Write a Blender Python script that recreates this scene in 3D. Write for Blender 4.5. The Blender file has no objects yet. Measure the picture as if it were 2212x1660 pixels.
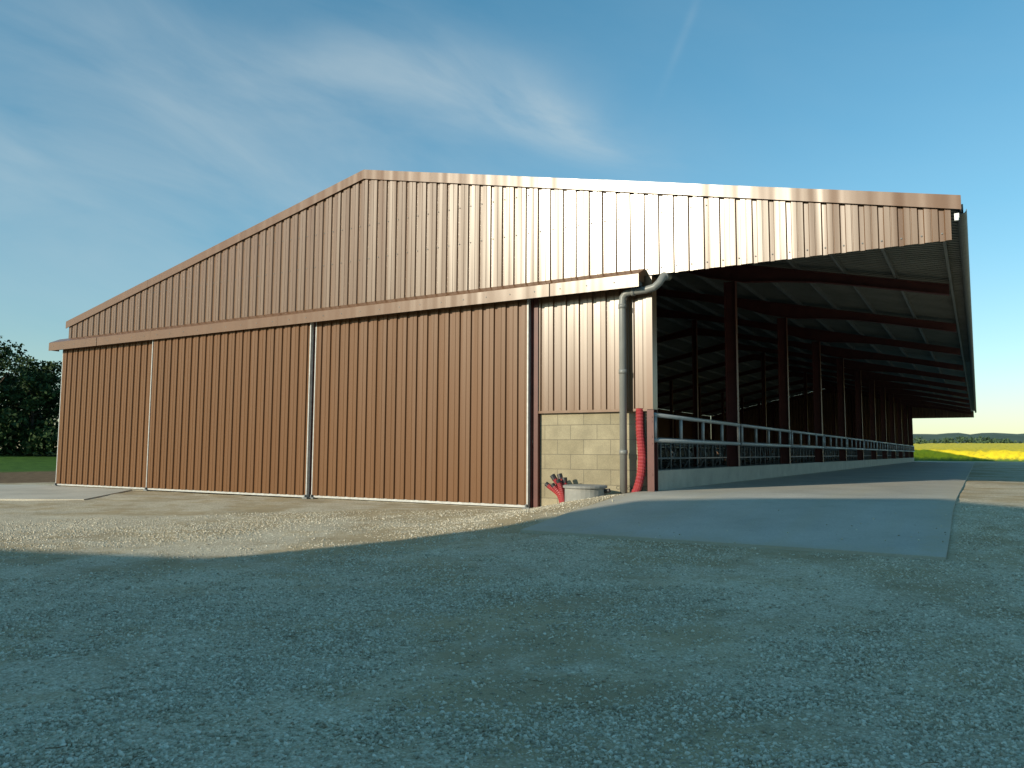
import bpy, math, random
import numpy as np
from mathutils import Vector, Matrix
random.seed(4); np.random.seed(4)
scene=bpy.context.scene
COL=scene.collection

# ------------------------------------------------------------ helpers
def new_mat(name):
    m=bpy.data.materials.new(name); m.use_nodes=True
    nt=m.node_tree; b=nt.nodes['Principled BSDF']
    return m,nt,b
def N(nt,t,**k):
    n=nt.nodes.new(t)
    for a,v in k.items():
        if a=='inp':
            for kk,vv in v.items(): n.inputs[kk].default_value=vv
        else: setattr(n,a,v)
    return n
def ramp(nt,fac,stops):
    r=nt.nodes.new('ShaderNodeValToRGB'); e=r.color_ramp.elements
    while len(e)<len(stops): e.new(0.5)
    for i,(p,c) in enumerate(stops):
        e[i].position=p; e[i].color=(c[0],c[1],c[2],1) if not isinstance(c,(int,float)) else (c,c,c,1)
    nt.links.new(fac,r.inputs[0]); return r.outputs[0]
def mix(nt,f,a,b,mode='MIX'):
    m=nt.nodes.new('ShaderNodeMix'); m.data_type='RGBA'; m.blend_type=mode
    for s,v in ((m.inputs[0],f),(m.inputs[6],a),(m.inputs[7],b)):
        if isinstance(v,(int,float)): s.default_value=v
        elif isinstance(v,(tuple,list)): s.default_value=(v[0],v[1],v[2],1)
        else: nt.links.new(v,s)
    return m.outputs[2]
def math_(nt,op,a,b=None,c=None,clamp=False):
    m=nt.nodes.new('ShaderNodeMath'); m.operation=op; m.use_clamp=clamp
    for i,v in enumerate((a,b,c)):
        if v is None: continue
        if isinstance(v,(int,float)): m.inputs[i].default_value=v
        else: nt.links.new(v,m.inputs[i])
    return m.outputs[0]
def noise(nt,vec,scale,detail=4,rough=.55,dist=0):
    n=N(nt,'ShaderNodeTexNoise',inp={'Scale':scale,'Detail':detail,'Roughness':rough,'Distortion':dist})
    if vec is not None: nt.links.new(vec,n.inputs['Vector'])
    return n.outputs[0]
def pos(nt):
    return N(nt,'ShaderNodeNewGeometry').outputs['Position']
def bump(nt,b,h,strength=.3,dist=.01):
    n=N(nt,'ShaderNodeBump',inp={'Strength':strength,'Distance':dist})
    nt.links.new(h,n.inputs['Height']); nt.links.new(n.outputs[0],b.inputs['Normal'])
def simple(name,c,rough=.5,metal=0,var=.12,scale=3.0,spec=.5):
    m,nt,b=new_mat(name)
    f=noise(nt,pos(nt),scale,5)
    c0=tuple(x*(1-var) for x in c); c1=tuple(min(1,x*(1+var)) for x in c)
    nt.links.new(ramp(nt,f,[(.3,c0),(.7,c1)]),b.inputs['Base Color'])
    b.inputs['Roughness'].default_value=rough; b.inputs['Metallic'].default_value=metal
    b.inputs['Specular IOR Level'].default_value=spec
    return m

class MB:
    def __init__(s): s.v=[]; s.f=[]
    def add(s,v,f):
        o=len(s.v); s.v+= [tuple(p) for p in v]; s.f+=[tuple(i+o for i in q) for q in f]; return s
    def box(s,x0,x1,y0,y1,z0,z1):
        return s.add([(x0,y0,z0),(x1,y0,z0),(x1,y1,z0),(x0,y1,z0),(x0,y0,z1),(x1,y0,z1),(x1,y1,z1),(x0,y1,z1)],
          [(0,3,2,1),(4,5,6,7),(0,1,5,4),(1,2,6,5),(2,3,7,6),(3,0,4,7)])
    def extr(s,poly,axis,a0,a1):
        n=len(poly); v=[]
        for a in (a0,a1):
            for p in poly:
                v.append((a,p[0],p[1]) if axis=='x' else (p[0],a,p[1]) if axis=='y' else (p[0],p[1],a))
        f=[tuple(range(n))[::-1],tuple(range(n,2*n))]
        f+=[(i,(i+1)%n,n+(i+1)%n,n+i) for i in range(n)]
        return s.add(v,f)
    def beam(s,p,q,w,h,up=(0,0,1)):
        p=Vector(p);q=Vector(q);d=(q-p).normalized();r=d.cross(Vector(up))
        if r.length<1e-4: r=Vector((1,0,0))
        r.normalize();u=r.cross(d).normalized();v=[]
        for c in (p,q):
            for a,b in ((-1,-1),(1,-1),(1,1),(-1,1)): v.append(c+r*a*w/2+u*b*h/2)
        return s.add(v,[(0,3,2,1),(4,5,6,7),(0,1,5,4),(1,2,6,5),(2,3,7,6),(3,0,4,7)])
    def tube(s,path,r,n=10,cap=True):
        P=[Vector(p) for p in path]; R=r if isinstance(r,(list,tuple)) else [r]*len(P)
        v=[];f=[];prev=None
        for i,p in enumerate(P):
            d=(P[min(i+1,len(P)-1)]-P[max(i-1,0)]).normalized()
            if prev is None:
                a=Vector((0,0,1)) if abs(d.z)<.9 else Vector((1,0,0)); u=d.cross(a).normalized()
            else: u=(prev-d*prev.dot(d)).normalized()
            prev=u; w=d.cross(u)
            for k in range(n):
                t=2*math.pi*k/n; v.append(p+(u*math.cos(t)+w*math.sin(t))*R[i])
        for i in range(len(P)-1):
            for k in range(n): f.append((i*n+k,i*n+(k+1)%n,(i+1)*n+(k+1)%n,(i+1)*n+k))
        if cap: f.append(tuple(range(n))[::-1]); f.append(tuple(range((len(P)-1)*n,len(P)*n)))
        return s.add(v,f)
    def obj(s,name,mat,parent=None,smooth=False):
        me=bpy.data.meshes.new(name); me.from_pydata(s.v,[],s.f)
        me.materials.append(mat)
        if smooth: me.polygons.foreach_set('use_smooth',[True]*len(me.polygons))
        me.update(); o=bpy.data.objects.new(name,me); COL.objects.link(o)
        if parent: o.parent=parent
        return o
def empty(name):
    o=bpy.data.objects.new(name,None); COL.objects.link(o); o.empty_display_size=.5; return o
def sstep(t):
    t=np.clip(t,0,1); return t*t*(3-2*t)
def gz(X,Y):
    X=np.asarray(X,float);Y=np.asarray(Y,float)
    zl=np.interp(Y,[-60,-17,-8,-2,0],[-.35,-.2,-.07,0,0])
    zr=np.interp(Y,[-60,-16,-11,-8,-5.4,-4,-1,0.5],[-.35,-.2,-.14,-.07,.07,.20,.47,.5])
    s=sstep((X+3.4)/3.1)
    z=zl+(zr-zl)*s
    g=-X*.88+Y*.47
    z=z+1.15*sstep((g-36)/45)*sstep((-X-25)/10)
    return z

# ------------------------------------------------------------ materials
def mat_clad(name,base,rough=.33,spec=.5,var=.05,can=.03):
    m,nt,b=new_mat(name)
    p=pos(nt)
    mp=N(nt,'ShaderNodeMapping',inp={'Scale':(1.6,1.6,.12)}); nt.links.new(p,mp.inputs[0])
    f=noise(nt,mp.outputs[0],1.3,3,.5)
    nt.links.new(ramp(nt,f,[(.3,[c*(1-var) for c in base]),(.7,[c*(1+var) for c in base])]),b.inputs['Base Color'])
    b.inputs['Roughness'].default_value=rough
    b.inputs['Metallic'].default_value=.0; b.inputs['Specular IOR Level'].default_value=spec
    mp2=N(nt,'ShaderNodeMapping',inp={'Scale':(2.6,1,.10)}); nt.links.new(p,mp2.inputs[0])
    f3=noise(nt,mp2.outputs[0],1.0,1,.4)
    bump(nt,b,f3,1.0,can)
    return m
M_clad=mat_clad('brown_cladding',(.160,.082,.039),.28,.80,.05,.020)
M_door=mat_clad('brown_door_cladding',(.150,.070,.028),.42,.30,.05,.022)
M_trim=mat_clad('brown_flashing',(.165,.082,.040),.30,.60,.05,.02)
M_red=simple('oxide_red_steel',(.10,.027,.022),.5,0,.2)
M_galv=simple('galvanised_steel',(.45,.46,.45),.5,.15,.15,8)
M_galvdark=simple('dull_galvanised_steel',(.17,.18,.18),.6,.2,.2,8)
M_pipe=simple('grey_pvc',(.20,.205,.195),.4,0,.08,3)
M_white=simple('white_plastic',(.7,.71,.71),.4)
def mat_conc(name,base,scale=1.0,joint=0):
    m,nt,b=new_mat(name); p=pos(nt)
    f=noise(nt,p,.55*scale,6,.6); f2=noise(nt,p,35,4,.7)
    c=ramp(nt,f,[(.3,[x*.80 for x in base]),(.55,base),(.75,[x*1.12 for x in base])])
    c=mix(nt,.35,c,ramp(nt,f2,[(.3,.3),(.7,.7)]),'OVERLAY')
    f4=noise(nt,p,3.0,5,.65)
    c=mix(nt,math_(nt,'MULTIPLY',ramp(nt,f4,[(.56,0.0),(.75,1.0)]),.28),c,[x*.6 for x in base])
    if joint:
        sx=N(nt,'ShaderNodeSeparateXYZ'); nt.links.new(p,sx.inputs[0])
        t=math_(nt,'FRACT',math_(nt,'DIVIDE',math_(nt,'ADD',sx.outputs[1],joint*10-.3),joint))
        j=math_(nt,'LESS_THAN',t,.012/joint*1.5)
        c=mix(nt,math_(nt,'MULTIPLY',j,.7),c,(.08,.08,.08))
        mp=N(nt,'ShaderNodeMapping',inp={'Scale':(2.2,.12,1)}); nt.links.new(p,mp.inputs[0])
        tr=noise(nt,mp.outputs[0],1.0,4,.6)
        c=mix(nt,math_(nt,'MULTIPLY',ramp(nt,tr,[(.42,0.0),(.68,1.0)]),.35),c,(.44,.39,.29))
        # gravel dust dragged over the poured edges
        ex=math_(nt,'MINIMUM',math_(nt,'ADD',sx.outputs[0],.28),math_(nt,'SUBTRACT',5.95,sx.outputs[0]))
        ex=math_(nt,'MINIMUM',ex,math_(nt,'ADD',sx.outputs[1],5.4))
        ed=math_(nt,'ADD',ex,math_(nt,'MULTIPLY',math_(nt,'SUBTRACT',noise(nt,p,5,6,.7),.5),1.6))
        c=mix(nt,math_(nt,'MULTIPLY',ramp(nt,ed,[(.0,1.0),(.45,0.0)]),.5),c,(.46,.40,.29))
    nt.links.new(c,b.inputs['Base Color']); b.inputs['Roughness'].default_value=.85
    b.inputs['Specular IOR Level'].default_value=.2
    bump(nt,b,f2,.25,.006); return m
M_conc=mat_conc('concrete_slab',(.44,.42,.37),1,6.0)
M_apron=mat_conc('concrete_apron_surface',(.52,.48,.40),1)
M_lowwall=mat_conc('concrete_wall',(.40,.385,.33),3)
M_fc=mat_conc('fibre_cement_sheet',(.22,.22,.20),2)
m,nt,b=new_mat('concrete_blocks'); M_block=m
p=pos(nt); sx=N(nt,'ShaderNodeSeparateXYZ'); nt.links.new(p,sx.inputs[0])
cx=N(nt,'ShaderNodeCombineXYZ'); nt.links.new(sx.outputs[0],cx.inputs[0]); nt.links.new(math_(nt,'ADD',sx.outputs[2],.08),cx.inputs[1])
br=N(nt,'ShaderNodeTexBrick',inp={'Color1':(.27,.235,.155,1),'Color2':(.325,.285,.195,1),'Mortar':(.17,.15,.11,1),'Scale':1.0,'Mortar Size':.007,'Mortar Smooth':.3,'Brick Width':.70,'Row Height':.355})
br.offset=.5; nt.links.new(cx.outputs[0],br.inputs[0])
f=noise(nt,p,60,4,.7); f1=noise(nt,p,2.2,5,.6)
c=mix(nt,.35,br.outputs[0],ramp(nt,f,[(.3,.2),(.7,.8)]),'OVERLAY'); c=mix(nt,.5,c,ramp(nt,f1,[(.3,.32),(.7,.68)]),'OVERLAY')
nt.links.new(c,b.inputs['Base Color']); b.inputs['Roughness'].default_value=.95
hh=math_(nt,'SUBTRACT',math_(nt,'MULTIPLY',f,.25),br.outputs[1]); bump(nt,b,hh,.6,.012)
m,nt,b=new_mat('red_corrugated_plastic'); M_conred=m
b.inputs['Roughness'].default_value=.45
f=noise(nt,pos(nt),6); nt.links.new(ramp(nt,f,[(.3,(.27,.022,.032)),(.7,(.38,.05,.05))]),b.inputs['Base Color'])
M_black=simple('black_plastic',(.02,.02,.022),.5)

# ground
def gravel_col(nt,p):
    big=noise(nt,p,.30,5,.6,.4); med=noise(nt,p,1.4,6,.65)
    vor=N(nt,'ShaderNodeTexVoronoi',inp={'Scale':50.0}); nt.links.new(p,vor.inputs[0])
    vor2=N(nt,'ShaderNodeTexVoronoi',inp={'Scale':24.0}); nt.links.new(p,vor2.inputs[0])
    sep=N(nt,'ShaderNodeSeparateColor'); nt.links.new(vor.outputs[1],sep.inputs[0])
    sep2=N(nt,'ShaderNodeSeparateColor'); nt.links.new(vor2.outputs[1],sep2.inputs[0])
    stone=ramp(nt,sep.outputs[0],[(0,(.37,.31,.215)),(.5,(.60,.52,.375)),(1,(.82,.74,.57))])
    stone2=ramp(nt,sep2.outputs[0],[(0,(.42,.355,.25)),(.5,(.57,.49,.355)),(1,(.74,.66,.50))])
    stone=mix(nt,.4,stone,stone2)
    crev=ramp(nt,vor.outputs[0],[(.35,0.0),(.62,1.0)])
    stone=mix(nt,math_(nt,'MULTIPLY',crev,.4),stone,(.28,.225,.15))
    fine=noise(nt,p,90,3,.7)
    dirt=ramp(nt,fine,[(.3,(.30,.225,.125)),(.7,(.47,.365,.22))])
    mm=math_(nt,'ADD',math_(nt,'MULTIPLY',big,.6),math_(nt,'MULTIPLY',med,.4))
    patch=math_(nt,'MULTIPLY',ramp(nt,mm,[(.44,1.0),(.54,0.0)]),.85)
    c=mix(nt,patch,stone,dirt)
    tone=noise(nt,p,.8,6,.6)
    c=mix(nt,.4,c,ramp(nt,tone,[(.3,.34),(.7,.70)]),'OVERLAY')
    h=math_(nt,'SUBTRACT',1.0,vor.outputs[0]); h2=math_(nt,'SUBTRACT',1.0,vor2.outputs[0])
    h=math_(nt,'ADD',math_(nt,'MULTIPLY',h,.7),math_(nt,'MULTIPLY',h2,.5))
    h=math_(nt,'ADD',h,math_(nt,'MULTIPLY',fine,.35))
    return c,h
m,nt,b=new_mat('ground_surface'); M_ground=m
p=pos(nt); c,h=gravel_col(nt,p)
sx=N(nt,'ShaderNodeSeparateXYZ'); nt.links.new(p,sx.inputs[0])
g=math_(nt,'ADD',math_(nt,'MULTIPLY',sx.outputs[0],-.88),math_(nt,'MULTIPLY',sx.outputs[1],.47))
w=noise(nt,p,.25,4); g=math_(nt,'ADD',g,math_(nt,'MULTIPLY',w,4))
left=math_(nt,'GREATER_THAN',math_(nt,'MULTIPLY',sx.outputs[0],-1),24.2)
soilm=math_(nt,'MULTIPLY',ramp(nt,math_(nt,'DIVIDE',g,100),[(.255,0.0),(.27,1.0)]),left)
grassm=math_(nt,'MULTIPLY',ramp(nt,math_(nt,'DIVIDE',g,100),[(.425,0.0),(.44,1.0)]),left)
sn=noise(nt,p,2.5,6,.7); gn=noise(nt,p,1.2,6,.7)
soil=ramp(nt,sn,[(.3,(.09,.055,.03)),(.7,(.24,.16,.09))])
grass=ramp(nt,gn,[(.3,(.03,.075,.012)),(.7,(.08,.16,.025))])
far=math_(nt,'GREATER_THAN',math_(nt,'ADD',sx.outputs[1],math_(nt,'MULTIPLY',w,4)),103)
c=mix(nt,soilm,c,soil); c=mix(nt,grassm,c,grass); c=mix(nt,far,c,grass)
nt.links.new(c,b.inputs['Base Color']); b.inputs['Roughness'].default_value=.95; b.inputs['Specular IOR Level'].default_value=.12
bump(nt,b,h,.6,.013)
m,nt,b=new_mat('gravel_stones'); M_stone=m
ri=N(nt,'ShaderNodeNewGeometry').outputs['Random Per Island']
c=ramp(nt,ri,[(0,(.33,.285,.205)),(.35,(.52,.46,.345)),(.75,(.65,.585,.455)),(1,(.82,.76,.62))])
nt.links.new(c,b.inputs['Base Color']); b.inputs['Roughness'].default_value=.9; b.inputs['Specular IOR Level'].default_value=.15

# ------------------------------------------------------------ ground mesh
def grow(a,step,lim,k=1.13):
    out=[];x=a
    s=step
    while abs(x)<lim:
        s*=k; x+=s; out.append(x)
    return out
xs=list(np.arange(-26,13,.16)); ys=list(np.arange(-17,6,.16))
xs=[v for v in grow(xs[0],-.16,3000)][::-1]+xs+grow(xs[-1],.16,3000)
ys=[v for v in grow(ys[0],-.16,3000)][::-1]+ys+grow(ys[-1],.16,3000)
XX,YY=np.meshgrid(xs,ys); ZZ=gz(XX,YY)
rr=np.random.RandomState(2)
def vnoise(X,Y,sc,seed):
    r=np.random.RandomState(seed); out=0
    for i in range(6):
        a=r.rand()*6.28; k=sc*(.6+r.rand()*.9); out=out+np.sin((X*math.cos(a)+Y*math.sin(a))*k+r.rand()*6.28)
    return out/6
near=(np.abs(XX)<80)&(YY>-60)&(YY<60)
ZZ=ZZ+near*(.016*vnoise(XX,YY,1.1,1)+.012*vnoise(XX,YY,3.1,2)+.003*rr.randn(*XX.shape))
inslab=(XX>-.4)&(XX<6.0)&(YY>-5.6); ZZ=np.where(inslab,gz(XX,YY)-.02,ZZ)
ny,nx=XX.shape
V=np.stack([XX.ravel(),YY.ravel(),ZZ.ravel()],1)
idx=np.arange(nx*ny).reshape(ny,nx)
F=np.stack([idx[:-1,:-1].ravel(),idx[:-1,1:].ravel(),idx[1:,1:].ravel(),idx[1:,:-1].ravel()],1)
def np_mesh(name,V,F,mat,smooth=True,parent=None):
    me=bpy.data.meshes.new(name); n=F.shape[1]
    me.vertices.add(len(V)); me.vertices.foreach_set('co',V.astype(np.float32).ravel())
    me.loops.add(F.size); me.loops.foreach_set('vertex_index',F.astype(np.int32).ravel())
    me.polygons.add(len(F)); me.polygons.foreach_set('loop_start',np.arange(0,F.size,n,dtype=np.int32))
    me.polygons.foreach_set('loop_total',np.full(len(F),n,dtype=np.int32))
    me.update(calc_edges=True); me.validate()
    if smooth: me.polygons.foreach_set('use_smooth',np.ones(len(F),bool))
    me.materials.append(mat); o=bpy.data.objects.new(name,me); COL.objects.link(o)
    if parent: o.parent=parent
    return o
np_mesh('ground',V,F,M_ground)

def sheet(name,xs,ys,off,thick,mat):
    X,Y=np.meshgrid(xs,ys)
    X=X+0; Y=Y+0
    X[:,0]+=.05*vnoise(Y[:,0],Y[:,0],2.0,3); X[:,-1]+=.02*vnoise(Y[:,-1],Y[:,-1],1.0,5); Y[0,:]+=.05*vnoise(X[0,:],X[0,:],1.5,6)
    Z=gz(X,Y)+off; ny,nx=X.shape
    V=np.stack([X.ravel(),Y.ravel(),Z.ravel()],1); I=np.arange(nx*ny).reshape(ny,nx)
    F=[tuple(q) for q in np.stack([I[:-1,:-1].ravel(),I[:-1,1:].ravel(),I[1:,1:].ravel(),I[1:,:-1].ravel()],1)]
    V=[tuple(v) for v in V]
    ring=list(I[0,:])+list(I[1:,-1])+list(I[-1,::-1][1:])+list(I[::-1,0][1:-1])
    o=len(V)
    for i in ring: V.append((V[i][0],V[i][1],V[i][2]-thick))
    n=len(ring)
    for k in range(n): F.append((ring[k],o+k,o+(k+1)%n,ring[(k+1)%n]))
    mb=MB(); mb.add(V,F); return mb.obj(name,mat)
sheet('concrete_driveway',np.linspace(-.28,5.95,24),np.concatenate([np.arange(-5.4,1,.2),np.arange(1,86,4.0)]),.03,.15,M_conc)
poly=[(-15.1,-4.1),(-18.5,-.42),(-24.8,-.42),(-31,-3.6),(-33,-12),(-26,-9.4),(-17.4,-5.3)]
mb=MB(); mb.add([(x,y,float(gz(x,y))+.035) for x,y in poly]+[(x,y,float(gz(x,y))-.2) for x,y in poly],
  [tuple(range(7))]+[(i,i+7,(i+1)%7+7,(i+1)%7) for i in range(7)])
mb.obj('concrete_apron',M_apron)

# ------------------------------------------------------------ stones
CAM=np.array([6.36,-16.85,1.4]); HEAD=math.radians(30.8)
def stones(n,r0,r1,smin,smax,seed,pw=1.0):
    r=np.random.RandomState(seed)
    d=r0+(r1-r0)*r.rand(n)**pw; a=np.radians(r.uniform(-38,38,n))-HEAD
    x=CAM[0]+d*np.sin(a); y=CAM[1]+d*np.cos(a)
    dens=.46+.9*vnoise(x,y,1.3,7)+.6*vnoise(x,y,3.7,8)+.25*vnoise(x,y,9,9)
    keep=(r.rand(n)<np.clip(dens,.10,1))&~((x>-.42)&(x<6.05)&(y>-5.5)&(r.rand(n)<.992))&(y<-.5)
    x=x[keep];y=y[keep];n=len(x)
    s=smin+(smax-smin)*r.rand(n)**2.2
    base=np.array([(-1,-1,-1),(1,-1,-1),(1,1,-1),(-1,1,-1),(-1,-1,1),(1,-1,1),(1,1,1),(-1,1,1)],float)*.62
    P=base[None]+r.uniform(-.33,.33,(n,8,3))
    P[:,4:,:2]*=.75
    P*=np.stack([r.uniform(.8,1.4,n),r.uniform(.7,1.1,n),r.uniform(.45,.8,n)],1)[:,None,:]
    t=r.uniform(0,6.28,n);c=np.cos(t)[:,None];q=np.sin(t)[:,None]
    X=P[...,0]*c-P[...,1]*q; Y=P[...,0]*q+P[...,1]*c; Z=P[...,2]+X*r.uniform(-.5,.5,n)[:,None]
    ons=(x>-.28)&(x<5.95)&(y>-5.4)
    z=gz(x,y)+np.where(ons,.035,.016*vnoise(x,y,1.1,1)+.012*vnoise(x,y,3.1,2))
    V=np.stack([X*s[:,None]+x[:,None],Y*s[:,None]+y[:,None],Z*s[:,None]+(z+s*.15)[:,None]],-1).reshape(-1,3)
    fb=np.array([(0,3,2,1),(4,5,6,7),(0,1,5,4),(1,2,6,5),(2,3,7,6),(3,0,4,7)])
    F=(fb[None]+(np.arange(n)*8)[:,None,None]).reshape(-1,4)
    return V,F
V1,F1=stones(260000,3.3,9.0,.005,.020,1,1.15)
V2,F2=stones(110000,9.0,19.0,.008,.021,2,1.0)
np_mesh('gravel',np.concatenate([V1,V2]),np.concatenate([F1,F2+len(V1)]),M_stone,False)
mb=MB(); r=random.Random(8)
for i in range(70):
    d=r.uniform(4,13);a=math.radians(r.uniform(-36,36))-HEAD; x=CAM[0]+d*math.sin(a); y=CAM[1]+d*math.cos(a)
    if -.6<x<6.2 and y>-5.8: continue
    z=float(gz(x,y))+.03; t=r.uniform(0,6.28); l=r.uniform(.02,.09)
    mb.tube([(x,y,z),(x+math.cos(t)*l,y+math.sin(t)*l,z+r.uniform(-.005,.01)),(x+math.cos(t+.3)*l*1.8,y+math.sin(t+.3)*l*1.8,z)],[.003,.003,.002],5)
mb.obj('twigs',simple('dry_twig',(.22,.16,.09),.9,0,.4,9))

# ------------------------------------------------------------ BARN
barn=empty('barn')
XL,XR,XC=-23.5,6.14,-8.68; LEN=84.0; ZE=6.27; SL=(9.5-ZE)/(XR-XC)
def zr(x): return 9.5-SL*abs(x-XC)
def cladding(mb,x0,x1,zb,zt,y,period=.352,phase=0.0,d=.045,side=-1):
    pr=[(0,1),(.100,1),(.108,.80),(.122,.80),(.130,1),(.230,1),(.250,0),(.330,0),(.352,1)]
    xsn=[]
    k=math.floor((x0-phase)/period)-1
    while True:
        b0=phase+k*period
        if b0>x1: break
        for a,v in pr[:-1]: xsn.append((b0+a*period/.352,v))
        k+=1
    def val(x):
        t=((x-phase)%period)*.352/period
        for (a,v),(a2,v2) in zip(pr[:-1],pr[1:]):
            if a<=t<=a2: return v+(v2-v)*(t-a)/(a2-a)
        return 1
    pts=[(x0,val(x0))]+[q for q in xsn if x0+1e-3<q[0]<x1-1e-3]+[(x1,val(x1))]
    if x0<XC<x1: pts.append((XC,val(XC))); pts.sort()
    v=[];f=[]
    for x,q in pts:
        v.append((x,y+side*d*q,zb(x))); v.append((x,y+side*d*q,zt(x)))
    for i in range(len(pts)-1): f.append((2*i,2*i+2,2*i+3,2*i+1))
    mb.add(v,f)
mb=MB(); cladding(mb,XL,XR-.06,lambda x:5.47,lambda x:zr(x)-.03,0.0); mb.obj('gable_cladding',M_clad,barn)
mb=MB()
mb.box(XL,XR-.1,.06,.14,5.56,5.68); mb.beam((XC,.1,9.2),(XR-.3,.1,ZE-.22),.08,.14); mb.beam((XC,.1,9.2),(XL+.3,.1,ZE-.22),.08,.14)
mb.box(-20,2.5,.06,.14,6.85,6.97)
mb.obj('gable_rails',M_galvdark,barn)
mb=MB(); k=math.floor(XL/.352)
while True:
    x=k*.352+.290; k+=1
    if x>XR-.15: break
    if x<XL+.1: continue
    for z in (5.62,6.91,7.9):
        if z<zr(x)-.35: mb.box(x-.012,x+.012,-.02,0.002,z-.012,z+.012)
mb.obj('cladding_screws',M_galvdark,barn)
mb=MB(); cladding(mb,-2.92,-.03,lambda x:2.40,lambda x:5.5,.07,phase=.05); mb.obj('fixed_panel_cladding',M_clad,barn)
mb=MB()
mb.box(-.10,.045,.0,.012,2.38,5.46); mb.box(.033,.045,.012,.30,2.38,5.46); mb.box(-2.95,-.1,.02,.035,2.34,2.40)
mb.obj('corner_trim',M_trim,barn)
mb=MB(); mb.box(-2.93,-.16,.12,.34,-.4,2.39); mb.obj('block_wall',M_block,barn)
ink=simple('stamp_ink',(.06,.06,.055),.9)
for txt,x,z in (('CE',-.92,.54),('CE  B40',-.64,.53),('CE',-2.35,.50)):
    cu=bpy.data.curves.new('block_stamp','FONT'); cu.body=txt; cu.size=.115; cu.extrude=.0
    o=bpy.data.objects.new('block_stamp',cu); o.location=(x,.1165,z); o.rotation_euler=(math.radians(90),0,0)
    cu.materials.append(ink); COL.objects.link(o); o.parent=barn
mb=MB(); mb.box(-.10,.06,.0,.02,.3,2.37); mb.box(-.10,.06,.24,.26,.3,2.37); mb.box(-.03,-.01,.02,.24,.3,2.37)
for z in (.9,1.6,1.75,2.1,2.2): mb.tube([(.02,-.015,z),(.02,.0,z)],.014,6)
mb.box(-3.08,-2.94,.0,.30,-.1,5.4)
mb.box(-3.34,-3.085,-.055,.0,.03,5.4); mb.box(-10.62,-10.40,-.185,-.02,.03,5.4); mb.box(-18.0,-17.7,-.055,.0,.03,5.4)  # added plugs that stop daylight showing through the gaps beside the doors
mb.obj('end_columns_gap_plugs',M_red,barn)
mb=MB()
prof=[(-.05,5.63),(-.42,5.46),(-.44,5.44),(-.44,5.14),(-.425,5.14),(-.425,5.43),(-.41,5.445),(-.05,5.61)]
prev=-24.1
for x in (-21,-17.9,-14.8,-11.7,-8.6,-5.5,-2.4,-.1):
    o=.003 if int(x)%2 else 0
    mb.extr([(a-o,c+o) for a,c in prof],'x',prev,x+(.03 if x<-.2 else 0)); prev=x
mb.extr([(-.05,5.605),(-.42,5.44),(-.42,5.16),(-.05,5.16)],'x',-24.09,-24.08); mb.extr([(-.05,5.605),(-.42,5.44),(-.42,5.3),(-.05,5.3)],'x',-.13,-.12)
mb.obj('door_track_flashing',M_trim,barn)
mb=MB(); mb.box(-24.05,-.15,-.34,-.12,5.20,5.32); mb.obj('door_track',M_galvdark,barn)
mb=MB(); x=-23.8
while x<-.2:
    mb.box(x-.012,x+.012,-.452,-.44,5.28,5.304); x+=.7
mb.obj('flashing_screws',M_galvdark,barn)
def door(x0,x1,y,name,ph):
    e=empty(name); e.parent=barn
    mb=MB(); cladding(mb,x0+.035,x1-.035,lambda x:.10,lambda x:5.35,y,phase=ph); mb.obj('door_cladding',M_door,e)
    mb=MB(); mb.box(x0,x0+.035,y-.05,y+.06,.05,5.35); mb.box(x1-.035,x1,y-.05,y+.06,.05,5.35); mb.box(x0+.035,x1-.035,y-.03,y+.06,.04,.10)
    for z in (1.3,2.7,4.1): mb.box(x0+.035,x1-.035,y+.01,y+.06,z,z+.06)
    mb.obj('door_frame',M_galv,e)
    mb=MB()
    for xx in (x0+.03,x1-.03): mb.box(xx-.09,xx+.09,y-.10,y+.0,.0,.05); mb.tube([(xx,y-.08,.0),(xx,y-.08,.12)],.03,8)
    mb.obj('floor_guide',M_galvdark,e)
door(-23.62,-17.97,-.12,'sliding_door',.0); door(-17.93,-10.42,-.25,'sliding_door',.1); door(-10.36,-3.12,-.12,'sliding_door',.2)
mb=MB(); mb.box(-24,-2.95,-.06,.35,-.4,.03); mb.obj('door_threshold',M_lowwall,barn)
# roof
mb=MB()
y0,y1=-.07,LEN+.1
nrm=.07
for xa,xb in ((XC,XR+.10),(XL-.12,XC)):
    za,zb_=9.5-SL*abs(xa-XC),9.5-SL*abs(xb-XC)
    mb.add([(xa,y0,za),(xb,y0,zb_),(xb,y1,zb_),(xa,y1,za),(xa,y0,za-nrm),(xb,y0,zb_-nrm),(xb,y1,zb_-nrm),(xa,y1,za-nrm)],
     [(0,1,2,3),(7,6,5,4),(0,4,5,1),(1,5,6,2),(2,6,7,3),(3,7,4,0)])
mb.obj('roof_sheets',M_fc,barn)
mb=MB(); y=.3
while y<30:
    for xa,xb in ((XR+.05,XC+.3),):
        mb.beam((xa,y,zr(xa)-nrm-.006),(xb,y,zr(xb)-nrm-.006),.07,.03)
    y+=.24
mb.obj('roof_corrugations',M_fc,barn)
mb=MB(); y=.2
while y<y1:
    mb.box(XR+.06,XR+.15,y+.02,y+1.0,ZE-.17,ZE-.06); y+=1.05
mb.obj('eave_sheet_ends',M_fc,barn)
mb=MB()
pts=[(XR+.12+.09*math.cos(t),ZE-.20+.09*math.sin(t)) for t in np.linspace(math.pi,2*math.pi,9)]
pts+= [(XR+.12+.08*math.cos(t),ZE-.20+.08*math.sin(t)) for t in np.linspace(2*math.pi,math.pi,9)]
mb.extr(pts,'y',.1,LEN); mb.obj('gutter',M_galvdark,barn)
mb=MB()
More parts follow.
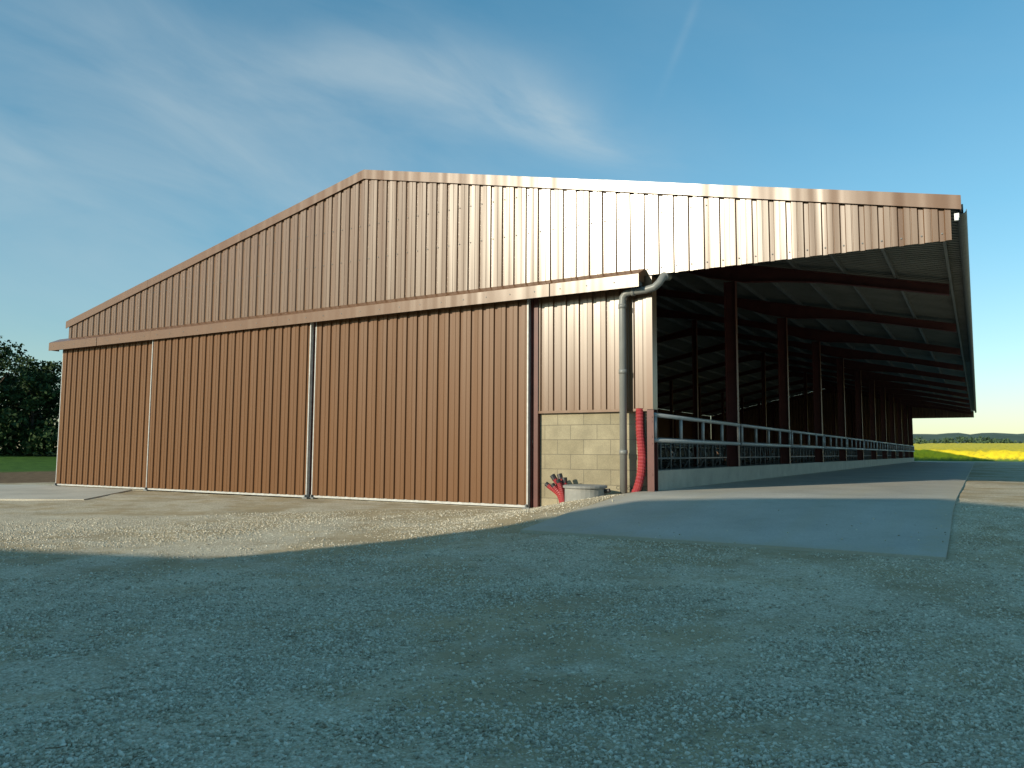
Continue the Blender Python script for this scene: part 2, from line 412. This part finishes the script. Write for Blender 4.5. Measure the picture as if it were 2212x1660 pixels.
for xa,xb in ((XC,XR+.12),(XL-.14,XC)):
    n=6
    for i in range(n):
        a=xa+(xb-xa)*i/n; c=xa+(xb-xa)*(i+1)/n; za=zr(a);zc=zr(c); o=.003*(i%2)
        mb.add([(a,-.10-o,za+.05+o),(c,-.10-o,zc+.05+o),(c,-.10-o,zc-.22),(a,-.10-o,za-.22),(a,.15,za+.05+o),(c,.15,zc+.05+o),(c,-.085,zc-.22),(a,-.085,za-.22),(a,-.085,za+.03),(c,-.085,zc+.03)],
         [(0,3,2,1),(0,1,5,4),(3,7,6,2),(7,8,9,6)])
mb.box(XR+.10,XR+.12,-.097,.2,ZE-.25,ZE+.01)
mb.obj('verge_flashing',M_trim,barn)
mb=MB(); mb.tube([(XC,.16,9.53),(XC,LEN,9.53)],.07,8); mb.obj('ridge_cap',M_fc,barn)
mb=MB(); x=XR-.25
while x>XL:
    if abs(x-XC)>.2:
        z=zr(x)-nrm-.09
        mb.beam((x,.15,z),(x,LEN-.1,z),.06,.16)
    x-=1.36
mb.obj('purlins',M_galvdark,barn)
BAY=LEN/11
mb=MB()
def ibeam_poly(mb,pts_top,pts_bot,yc,fl=.20,web=.02):
    n=len(pts_top)
    for i in range(n-1):
        a,b2,c,d=pts_top[i],pts_top[i+1],pts_bot[i+1],pts_bot[i]
        def hexa(p,q,r,s,w):
            mb.add([(p[0],yc-w,p[1]),(q[0],yc-w,q[1]),(r[0],yc-w,r[1]),(s[0],yc-w,s[1]),(p[0],yc+w,p[1]),(q[0],yc+w,q[1]),(r[0],yc+w,r[1]),(s[0],yc+w,s[1])],
             [(0,3,2,1),(4,5,6,7),(0,1,5,4),(1,2,6,5),(2,3,7,6),(3,0,4,7)])
        hexa(a,b2,c,d,web/2)
        hexa(a,b2,(b2[0],b2[1]-.025),(a[0],a[1]-.025),fl/2)
        hexa((d[0],d[1]+.025),(c[0],c[1]+.025),c,d,fl/2)
def col(mb,x,y,z0,z1,h=.36,b_=.20):
    mb.box(x-h/2,x-h/2+.025,y-b_/2,y+b_/2,z0,z1); mb.box(x+h/2-.025,x+h/2,y-b_/2,y+b_/2,z0,z1); mb.box(x-h/2+.025,x+h/2-.025,y-.01,y+.01,z0,z1)
for i in range(12):
    y=i*BAY if i else .32
    if i==11: y-=.3
    dep=lambda x:.30+.28*math.exp(-((x+.18)/1.6)**2)+.2*math.exp(-((x-XC)/1.5)**2)
    xsx=list(np.linspace(XR-.3,XC,14))+list(np.linspace(XC,XL+.3,9))[1:]
    top=[(x,zr(x)-nrm-.19) for x in xsx]; bot=[(x,zr(x)-nrm-.19-dep(x)) for x in xsx]
    ibeam_poly(mb,top,bot,y)
    if i>0: col(mb,-.20,y,.9,zr(-.2)-.85)
    col(mb,XL+.3,y,0,ZE-.5)
    if i>0:
        col(mb,-6.2,y,.3,zr(-6.2)-.6,.24,.18); col(mb,-15.5,y,.3,zr(-15.5)-.6,.24,.18)
mb.obj('steel_frames',M_red,barn)
mb=MB(); mb.box(-.36,.0,.30,LEN,.3,.98); mb.obj('side_low_wall',M_lowwall,barn)
mb=MB(); mb.box(XL-.1,XL+.1,.3,LEN,-.3,1.9); mb.obj('rear_side_low_wall',M_lowwall,barn)
mb=MB(); mb.box(XL-.06,XL-.02,0.05,LEN,2.3,ZE-.12)
mb.obj('rear_side_cladding',M_clad,barn)
mb=MB(); cladding(mb,XL,XR-.06,lambda x:5.47,lambda x:zr(x)-.08,LEN+.02,side=1); cladding(mb,XL,-.1,lambda x:2.4,lambda x:5.47,LEN+.02,side=1)
mb.box(XL,-.1,LEN-.1,LEN+.1,-.2,2.4); mb.obj('far_gable_cladding',M_clad,barn)
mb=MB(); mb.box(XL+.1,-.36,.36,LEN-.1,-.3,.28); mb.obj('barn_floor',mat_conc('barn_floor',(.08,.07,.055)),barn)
mb=MB()
for i in range(11):
    a=i*BAY+(.14 if i else .12); c=(i+1)*BAY-.14
    xx=.02
    for z in (2.26,1.68): mb.tube([(xx,a,z),(xx,c,z)],.052,8)
    n=4
    for k in range(n+1):
        yy=a+.06+(c-a-.12)*k/n; mb.tube([(xx,yy,1.68),(xx,yy,2.26)],.045,8)
mb.obj('side_gate_rails',simple('galvanised_tube',(.36,.38,.385),.5,.1,.12,6),barn,True)
mb=MB()
for z in (1.25,1.75):
    mb.tube([(-.55,.4,z),(-.55,LEN-.2,z)],.03,6)
y=.6
while y<LEN:
    mb.tube([(-.55,y,.9),(-.55,y,1.78)],.025,6)
    mb.tube([(-.55,y+.25,1.75),(-.55,y+.45,1.25)],.018,5); y+=.75
for xc in (-3.2,-9.0,-12.5,-18.5):
    y=1.5
    while y<LEN-1:
        mb.tube([(xc,y,.3),(xc,y,1.75)],.035,6)
        mb.tube([(xc,y,1.65),(xc+1.9,y,1.6),(xc+2.15,y,1.35),(xc+1.9,y,.95),(xc+.9,y,.85),(xc,y,1.05)],.03,6); y+=1.55
    mb.tube([(xc+.3,1,1.72),(xc+.3,LEN-1,1.72)],.03,6)
mb.obj('cubicle_tubes',M_galvdark,barn,True)
mb=MB(); mb.box(XR+.0,XR+.08,-.13,-.11,5.82,5.95); mb.box(XR-.0,XR+.07,-.19,-.14,5.80,5.87); mb.box(XR+.03,XR+.05,-.17,-.12,5.87,5.90)
mb.obj('wall_floodlight',M_white,barn)
mb=MB()
path=[(.36,.25,5.44),(.36,.0,5.42),(.34,-.10,5.36),(.28,-.15,5.24),(.16,-.17,5.14),(-.05,-.17,5.10),(-.42,-.17,5.09),(-.54,-.17,5.06),(-.60,-.17,4.98),(-.61,-.17,4.85),(-.61,-.17,.42)]
mb.tube(path,.085,14)
for z in (4.72,3.2,1.35): mb.tube([(-.61,-.17,z),(-.61,-.17,z+.10)],.097,14); mb.box(-.63,-.59,-.17,.04,z+.03,z+.06)
mb.tube([(-.30,-.17,5.092),(-.38,-.17,5.09)],.1,14); mb.tube([(.355,-.06,5.39),(.36,.04,5.42)],.1,14)
o=mb.obj('downpipe',M_pipe,barn,True)
def corr(mb,path,r,n=10,pitch=.035,amp=.14):
    P=[Vector(p) for p in path]; out=[];R=[]
    for i in range(len(P)-1):
        p0=P[max(i-1,0)];p1=P[i];p2=P[i+1];p3=P[min(i+2,len(P)-1)]
        seg=max(2,int((p2-p1).length/(pitch/2)))
        for k in range(seg):
            t=k/seg
            q=.5*((2*p1)+(-p0+p2)*t+(2*p0-5*p1+4*p2-p3)*t*t+(-p0+3*p1-3*p2+p3)*t**3)
            out.append(q); R.append(r*(1+(amp/2 if len(out)%2 else -amp/2)))
    out.append(P[-1]);R.append(r); mb.tube(out,R,n,cap=False)
e=empty('corrugated_conduit_riser')
mb=MB(); corr(mb,[(-.29,.06,2.40),(-.28,.03,1.9),(-.22,-.02,1.3),(-.24,-.05,.9),(-.31,-.08,.6),(-.38,-.12,.42)],.095,12,.07,.16)
mb.obj('riser',M_conred,e)
e=empty('corrugated_conduit_bundle')
mb=MB(); mk=MB()
bx,by=-2.10,-.40; bz=float(gz(bx,by))
for i,(dx,dy,dz) in enumerate([(-.30,-.05,.42),(-.20,.05,.60),(-.12,-.1,.40),(-.04,.06,.62),(.02,-.12,.50),(.09,.03,.54)]):
    s=(bx+dx*.12+.10,by+dy*.3,bz-.1); mid=(bx+dx*.35+.08,by+dy*.7,bz+dz*.5); en=(bx+dx,by+dy,bz+dz)
    corr(mb,[s,mid,en],.06,8,.04)
    d=(Vector(en)-Vector(mid)).normalized(); E=Vector(en)
    mk.tube([E-d*.05,E+d*.08],.064 if i%2 else .055,9)
mb.obj('conduits',M_conred,e); mk.obj('conduit_caps',M_black,e)
e=empty('manhole_chamber'); mx,my=-1.30,-.75; mz=float(gz(mx,my))
mb=MB(); mb.tube([(mx,my,mz-.3),(mx,my,mz+.22),(mx,my,mz+.24)],[.46,.46,.45],28)
mb.obj('chamber_ring',simple('concrete_ring',(.27,.27,.25),.8,0,.15,6),e)
mb=MB(); mb.tube([(mx,my,mz+.24),(mx,my,mz+.285),(mx,my,mz+.30)],[.50,.50,.47],28); mb.obj('chamber_lid',simple('lid_grey',(.25,.25,.235),.7,0,.12,6),e)
mb=MB(); mb.tube([(mx+.4,my+.05,mz+.16),(mx+.58,my+.05,mz+.19)],.05,10); mb.obj('inlet_pipe',M_black,e)

# ------------------------------------------------------------ unseen shed behind the viewer, added and shaped to cast the foreground shadow
shed=empty('shadow_caster_shed')
mb=MB()
yb=-32.0
mb.extr([(-11.75,-.4),(-11.75,8.2),(-11.6,11.0),(-7.3,11.95),(-3.6,11.1),(22,11.1),(22,-.4)],'y',yb-12,yb)  # roof outline worked back from the shadow edge on the ground
mb.obj('main_volume',mat_conc('shed_render',(.4,.37,.32)),shed)
mb=MB(); mb.extr([(-60,-.4),(-60,7.0),(-15,7.38),(-11.8,7.75),(-11.8,-.4)],'y',yb-10,yb-.01); mb.obj('lower_wing',M_lowwall,shed)  # wing height set by the nearer shadow edge on the left
mb=MB(); mb.box(-4,2,yb,yb+.08,-.2,5); mb.box(6,12,yb,yb+.08,-.2,5); mb.box(-40,-34,yb-.01,yb+.07,-.2,4.5); mb.obj('shed_doors',M_door,shed)

# ------------------------------------------------------------ trees
def mat_leaf(name,a,b_):
    m,nt,b=new_mat(name); ri=N(nt,'ShaderNodeNewGeometry').outputs['Random Per Island']
    nn=noise(nt,pos(nt),.5,3); f=math_(nt,'ADD',math_(nt,'MULTIPLY',ri,.5),math_(nt,'MULTIPLY',nn,.5))
    nt.links.new(ramp(nt,f,[(.2,a),(.8,b_)]),b.inputs['Base Color']); b.inputs['Roughness'].default_value=.7; b.inputs['Specular IOR Level'].default_value=.2
    return m
M_leaf=mat_leaf('foliage',(.016,.032,.010),(.048,.085,.026)); M_bark=simple('bark',(.09,.07,.05),.9,0,.3,4)
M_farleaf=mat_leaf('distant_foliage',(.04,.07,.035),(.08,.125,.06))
def leaves(cs,rs,n,size,seed):
    r=np.random.RandomState(seed); cs=np.array(cs);rs=np.array(rs)
    w=rs**2; k=r.choice(len(cs),n,p=w/w.sum())
    d=r.randn(n,3); d/=np.linalg.norm(d,axis=1)[:,None]; rad=r.rand(n)**.45
    c=cs[k]+d*(rs[k]*rad)[:,None]*np.array([1,1,.8])
    a=r.randn(n,3);a/=np.linalg.norm(a,axis=1)[:,None]; b=np.cross(a,r.randn(n,3)); b/=np.linalg.norm(b,axis=1)[:,None]
    s=size*r.uniform(.5,1.2,n)[:,None]
    V=np.stack([c-a*s,c-b*s*.6,c+a*s,c+b*s*.6],1).reshape(-1,3); F=np.arange(4*n).reshape(-1,4)
    return V,F
def tree(x,y,h,seed,nl=5500):
    z=float(gz(x,y))-.1; r=random.Random(seed); e=empty('broadleaf_tree')
    mb=MB(); tp=(x+r.uniform(-.4,.4),y+r.uniform(-.4,.4),z+h*.8)
    mb.tube([(x,y,z),(x+.1,y,z+h*.3),tp],[h*.025,h*.018,h*.004],8)
    cs=[];rs=[]
    for i in range(18):
        t=.06+.86*i/17; a=i*2.4+r.random(); L=h*(.34-.22*abs(t-.40)*1.3)*r.uniform(.6,1.1)
        p0=(x+.1*t,y,z+h*t*.8); p1=(x+math.cos(a)*L,y+math.sin(a)*L,z+h*t+h*.06)
        mb.tube([p0,((p0[0]+p1[0])/2,(p0[1]+p1[1])/2,(p0[2]+p1[2])/2-.1),p1],[h*.009,h*.006,h*.002],5)
        cs.append(p1);rs.append(h*r.uniform(.08,.16)); cs.append(((p0[0]+p1[0])/2,(p0[1]+p1[1])/2,p1[2]));rs.append(h*r.uniform(.07,.13))
    cs.append((tp[0],tp[1],z+h*.9));rs.append(h*.09)
    mb.obj('trunk',M_bark,e)
    V,F=leaves(cs,rs,nl,.2,seed); np_mesh('crown',V,F,M_leaf,False,e)
T=[(-66.5,15,10.4),(-70,19.5,10),(-64,20,7.2),(-61.5,24.0,9.0),(-66,27,8.6),(-74,12,10.5),(-60,29,8.8),(-73,25,9),(-80,8,11),(-57,33,9)]
for i,(x,y,h) in enumerate(T): tree(x,y,h,i+1)
cs=[];rs=[]
r=random.Random(5)
for i in range(110):
    t=i/109; x=-82+30*t+r.uniform(-1.5,1.5); y=-2+34*t+r.uniform(-1.5,1.5); cs.append((x,y,float(gz(x,y))+r.uniform(.3,2.4)));rs.append(r.uniform(1.0,1.8))
V,F=leaves(cs,rs,20000,.22,9); np_mesh('hedge',V,F,M_leaf,False)

# ------------------------------------------------------------ right background
m,nt,b=new_mat('rapeseed'); M_rape=m
p=pos(nt); f=noise(nt,p,1.4,6,.75); sx=N(nt,'ShaderNodeSeparateXYZ'); nt.links.new(p,sx.inputs[0])
c=ramp(nt,f,[(.30,(.30,.28,.02)),(.42,(.66,.50,.015)),(.65,(.84,.64,.015))])
hz=ramp(nt,math_(nt,'ADD',math_(nt,'DIVIDE',sx.outputs[2],4.0),math_(nt,'MULTIPLY',f,.2)),[(.26,0.0),(.36,1.0)])
c=mix(nt,hz,(.07,.13,.02),c); nt.links.new(c,b.inputs['Base Color']); b.inputs['Roughness'].default_value=.9
gx=np.linspace(-14,240,420); gy=np.concatenate([np.array([104,104.4,105,105.6]),105.6+np.cumsum(np.linspace(.6,5,110))])
X,Y=np.meshgrid(gx,gy); Z=1.85+.0150*(Y-104)+.12*np.random.randn(*X.shape)+.12*vnoise(X,Y,.7,4)
Z[0]=.4; Z[1]=1.2+.2*np.random.randn(len(gx))
I=np.arange(X.size).reshape(X.shape)
np_mesh('rapeseed_field',np.stack([X.ravel(),Y.ravel(),Z.ravel()],1),np.stack([I[:-1,:-1].ravel(),I[:-1,1:].ravel(),I[1:,1:].ravel(),I[1:,:-1].ravel()],1),M_rape,False)
cs=[];rs=[]
for i in range(300):
    x=-150+700*i/299+r.uniform(-3,3); y=480+r.uniform(-25,25); cs.append((x,y,5+r.uniform(0,2.5+2*math.sin(i*.13))));rs.append(r.uniform(2.2,4.5))
V,F=leaves(cs,rs,28000,.9,12); np_mesh('distant_tree_line',V,F,M_farleaf,False)
mh=simple('wooded_hills_hazed',(.05,.085,.055),.95,0,.3,.02)  # distance haze is put into this base colour
def hill(name,y,x0,x1,h,seed):
    xs=np.linspace(x0,x1,260); r=np.random.RandomState(seed)
    prof=h*(.8+.16*np.sin(xs*.0015+seed)+.06*np.sin(xs*.006+2*seed)+.02*r.randn(len(xs)))
    rows=[(0,0),(120,.45),(300,.85),(450,1.0),(800,.7),(1200,0)]
    V=[];F=[]
    for dy,k in rows:
        for x,pz in zip(xs,prof): V.append((x,y+dy,-2+pz*k))
    n=len(xs)
    for a in range(len(rows)-1):
        for i in range(n-1): F.append((a*n+i,a*n+i+1,(a+1)*n+i+1,(a+1)*n+i))
    mb=MB(); mb.add(V,F); mb.obj(name,mh,None,True)
hill('hills',1300,-2400,2600,44,1)

# ------------------------------------------------------------ world + sun
L=Vector((-.37,-.93,.325)).normalized()
el=math.asin(L.z); az=math.atan2(L.x,L.y)
w=bpy.data.worlds.new('World'); scene.world=w; w.use_nodes=True; nt=w.node_tree
bg=nt.nodes['Background']
sky=N(nt,'ShaderNodeTexSky'); sky.sky_type='NISHITA'; sky.sun_disc=False; sky.sun_elevation=el; sky.sun_rotation=az
sky.air_density=1.0; sky.dust_density=.6; sky.ozone_density=1.4
tc=N(nt,'ShaderNodeTexCoord'); sp=N(nt,'ShaderNodeSeparateXYZ'); nt.links.new(tc.outputs['Generated'],sp.inputs[0])
A=math_(nt,'MULTIPLY',math_(nt,'ARCTAN2',sp.outputs[0],sp.outputs[1]),57.3); A=math_(nt,'ADD',A,30.8)
E=math_(nt,'MULTIPLY',math_(nt,'ARCSINE',sp.outputs[2]),57.3)
cv=N(nt,'ShaderNodeCombineXYZ'); nt.links.new(math_(nt,'MULTIPLY',A,.06),cv.inputs[0])
nt.links.new(math_(nt,'ADD',math_(nt,'MULTIPLY',E,.17),math_(nt,'MULTIPLY',A,.045)),cv.inputs[1])
cn=noise(nt,cv.outputs[0],1.0,7,.56,.4)
def gauss(x,c,s):
    t=math_(nt,'DIVIDE',math_(nt,'SUBTRACT',x,c),s); t=math_(nt,'MULTIPLY',t,t); return math_(nt,'EXPONENT',math_(nt,'MULTIPLY',t,-1))
a9=math_(nt,'ADD',A,9); Ec=math_(nt,'SUBTRACT',27,math_(nt,'MULTIPLY',math_(nt,'MULTIPLY',a9,a9),.0145))
dE=math_(nt,'SUBTRACT',E,Ec)
m1=math_(nt,'MULTIPLY',gauss(dE,-.6,2.6),gauss(A,-4,14))
m2=math_(nt,'MULTIPLY',gauss(E,19,10),gauss(A,-25,22))
m3=math_(nt,'MULTIPLY',gauss(dE,-1.6,1.5),gauss(A,3.5,5))
st=math_(nt,'SUBTRACT',math_(nt,'MULTIPLY',math_(nt,'SUBTRACT',A,12.3),1.0),math_(nt,'MULTIPLY',math_(nt,'SUBTRACT',E,27.5),.5))
m4=math_(nt,'MULTIPLY',gauss(st,0,.35),gauss(E,28,2.6))
mm=math_(nt,'ADD',math_(nt,'MULTIPLY',m1,.52),math_(nt,'ADD',math_(nt,'MULTIPLY',m2,.46),math_(nt,'MULTIPLY',m3,.65)))
mm=math_(nt,'ADD',math_(nt,'ADD',mm,.06),math_(nt,'MULTIPLY',m4,.14))
cr=ramp(nt,cn,[(.24,0.0),(.72,1.0)])
cf=math_(nt,'MULTIPLY',math_(nt,'MULTIPLY',mm,cr),.9,clamp=True)
tn=ramp(nt,math_(nt,'DIVIDE',E,45),[(0,(.96,1.0,.97)),(.35,(.70,1.12,1.12)),(1,(.50,1.26,1.30))])
tint=mix(nt,1.0,sky.outputs[0],tn,'MULTIPLY')
out=mix(nt,cf,tint,(4.1,4.8,5.0))
nt.links.new(out,bg.inputs[0]); bg.inputs[1].default_value=.142
sd=bpy.data.lights.new('sun','SUN'); sd.energy=4.9; sd.angle=math.radians(.5); sd.color=(1,.88,.68)
so=bpy.data.objects.new('sun',sd); COL.objects.link(so); so.rotation_euler=(-L).to_track_quat('-Z','Y').to_euler(); so.location=(0,-20,30)

# ------------------------------------------------------------ camera
cd=bpy.data.cameras.new('camera'); co=bpy.data.objects.new('camera',cd); COL.objects.link(co); scene.camera=co
cd.sensor_width=36; cd.lens=27.44; cd.clip_end=6000; cd.clip_start=.1
th=math.radians(4.95); ro=math.radians(.33)
fw=Vector((-math.sin(HEAD)*math.cos(th),math.cos(HEAD)*math.cos(th),math.sin(th)))
rt=Vector((math.cos(HEAD),math.sin(HEAD),0)); up=rt.cross(fw)
u2=up*math.cos(ro)-rt*math.sin(ro); r2=rt*math.cos(ro)+up*math.sin(ro)
M=Matrix((r2,u2,-fw)).transposed().to_4x4(); M.translation=Vector(CAM); co.matrix_world=M
scene.view_settings.view_transform='Standard'; scene.view_settings.look='None'; scene.view_settings.exposure=0
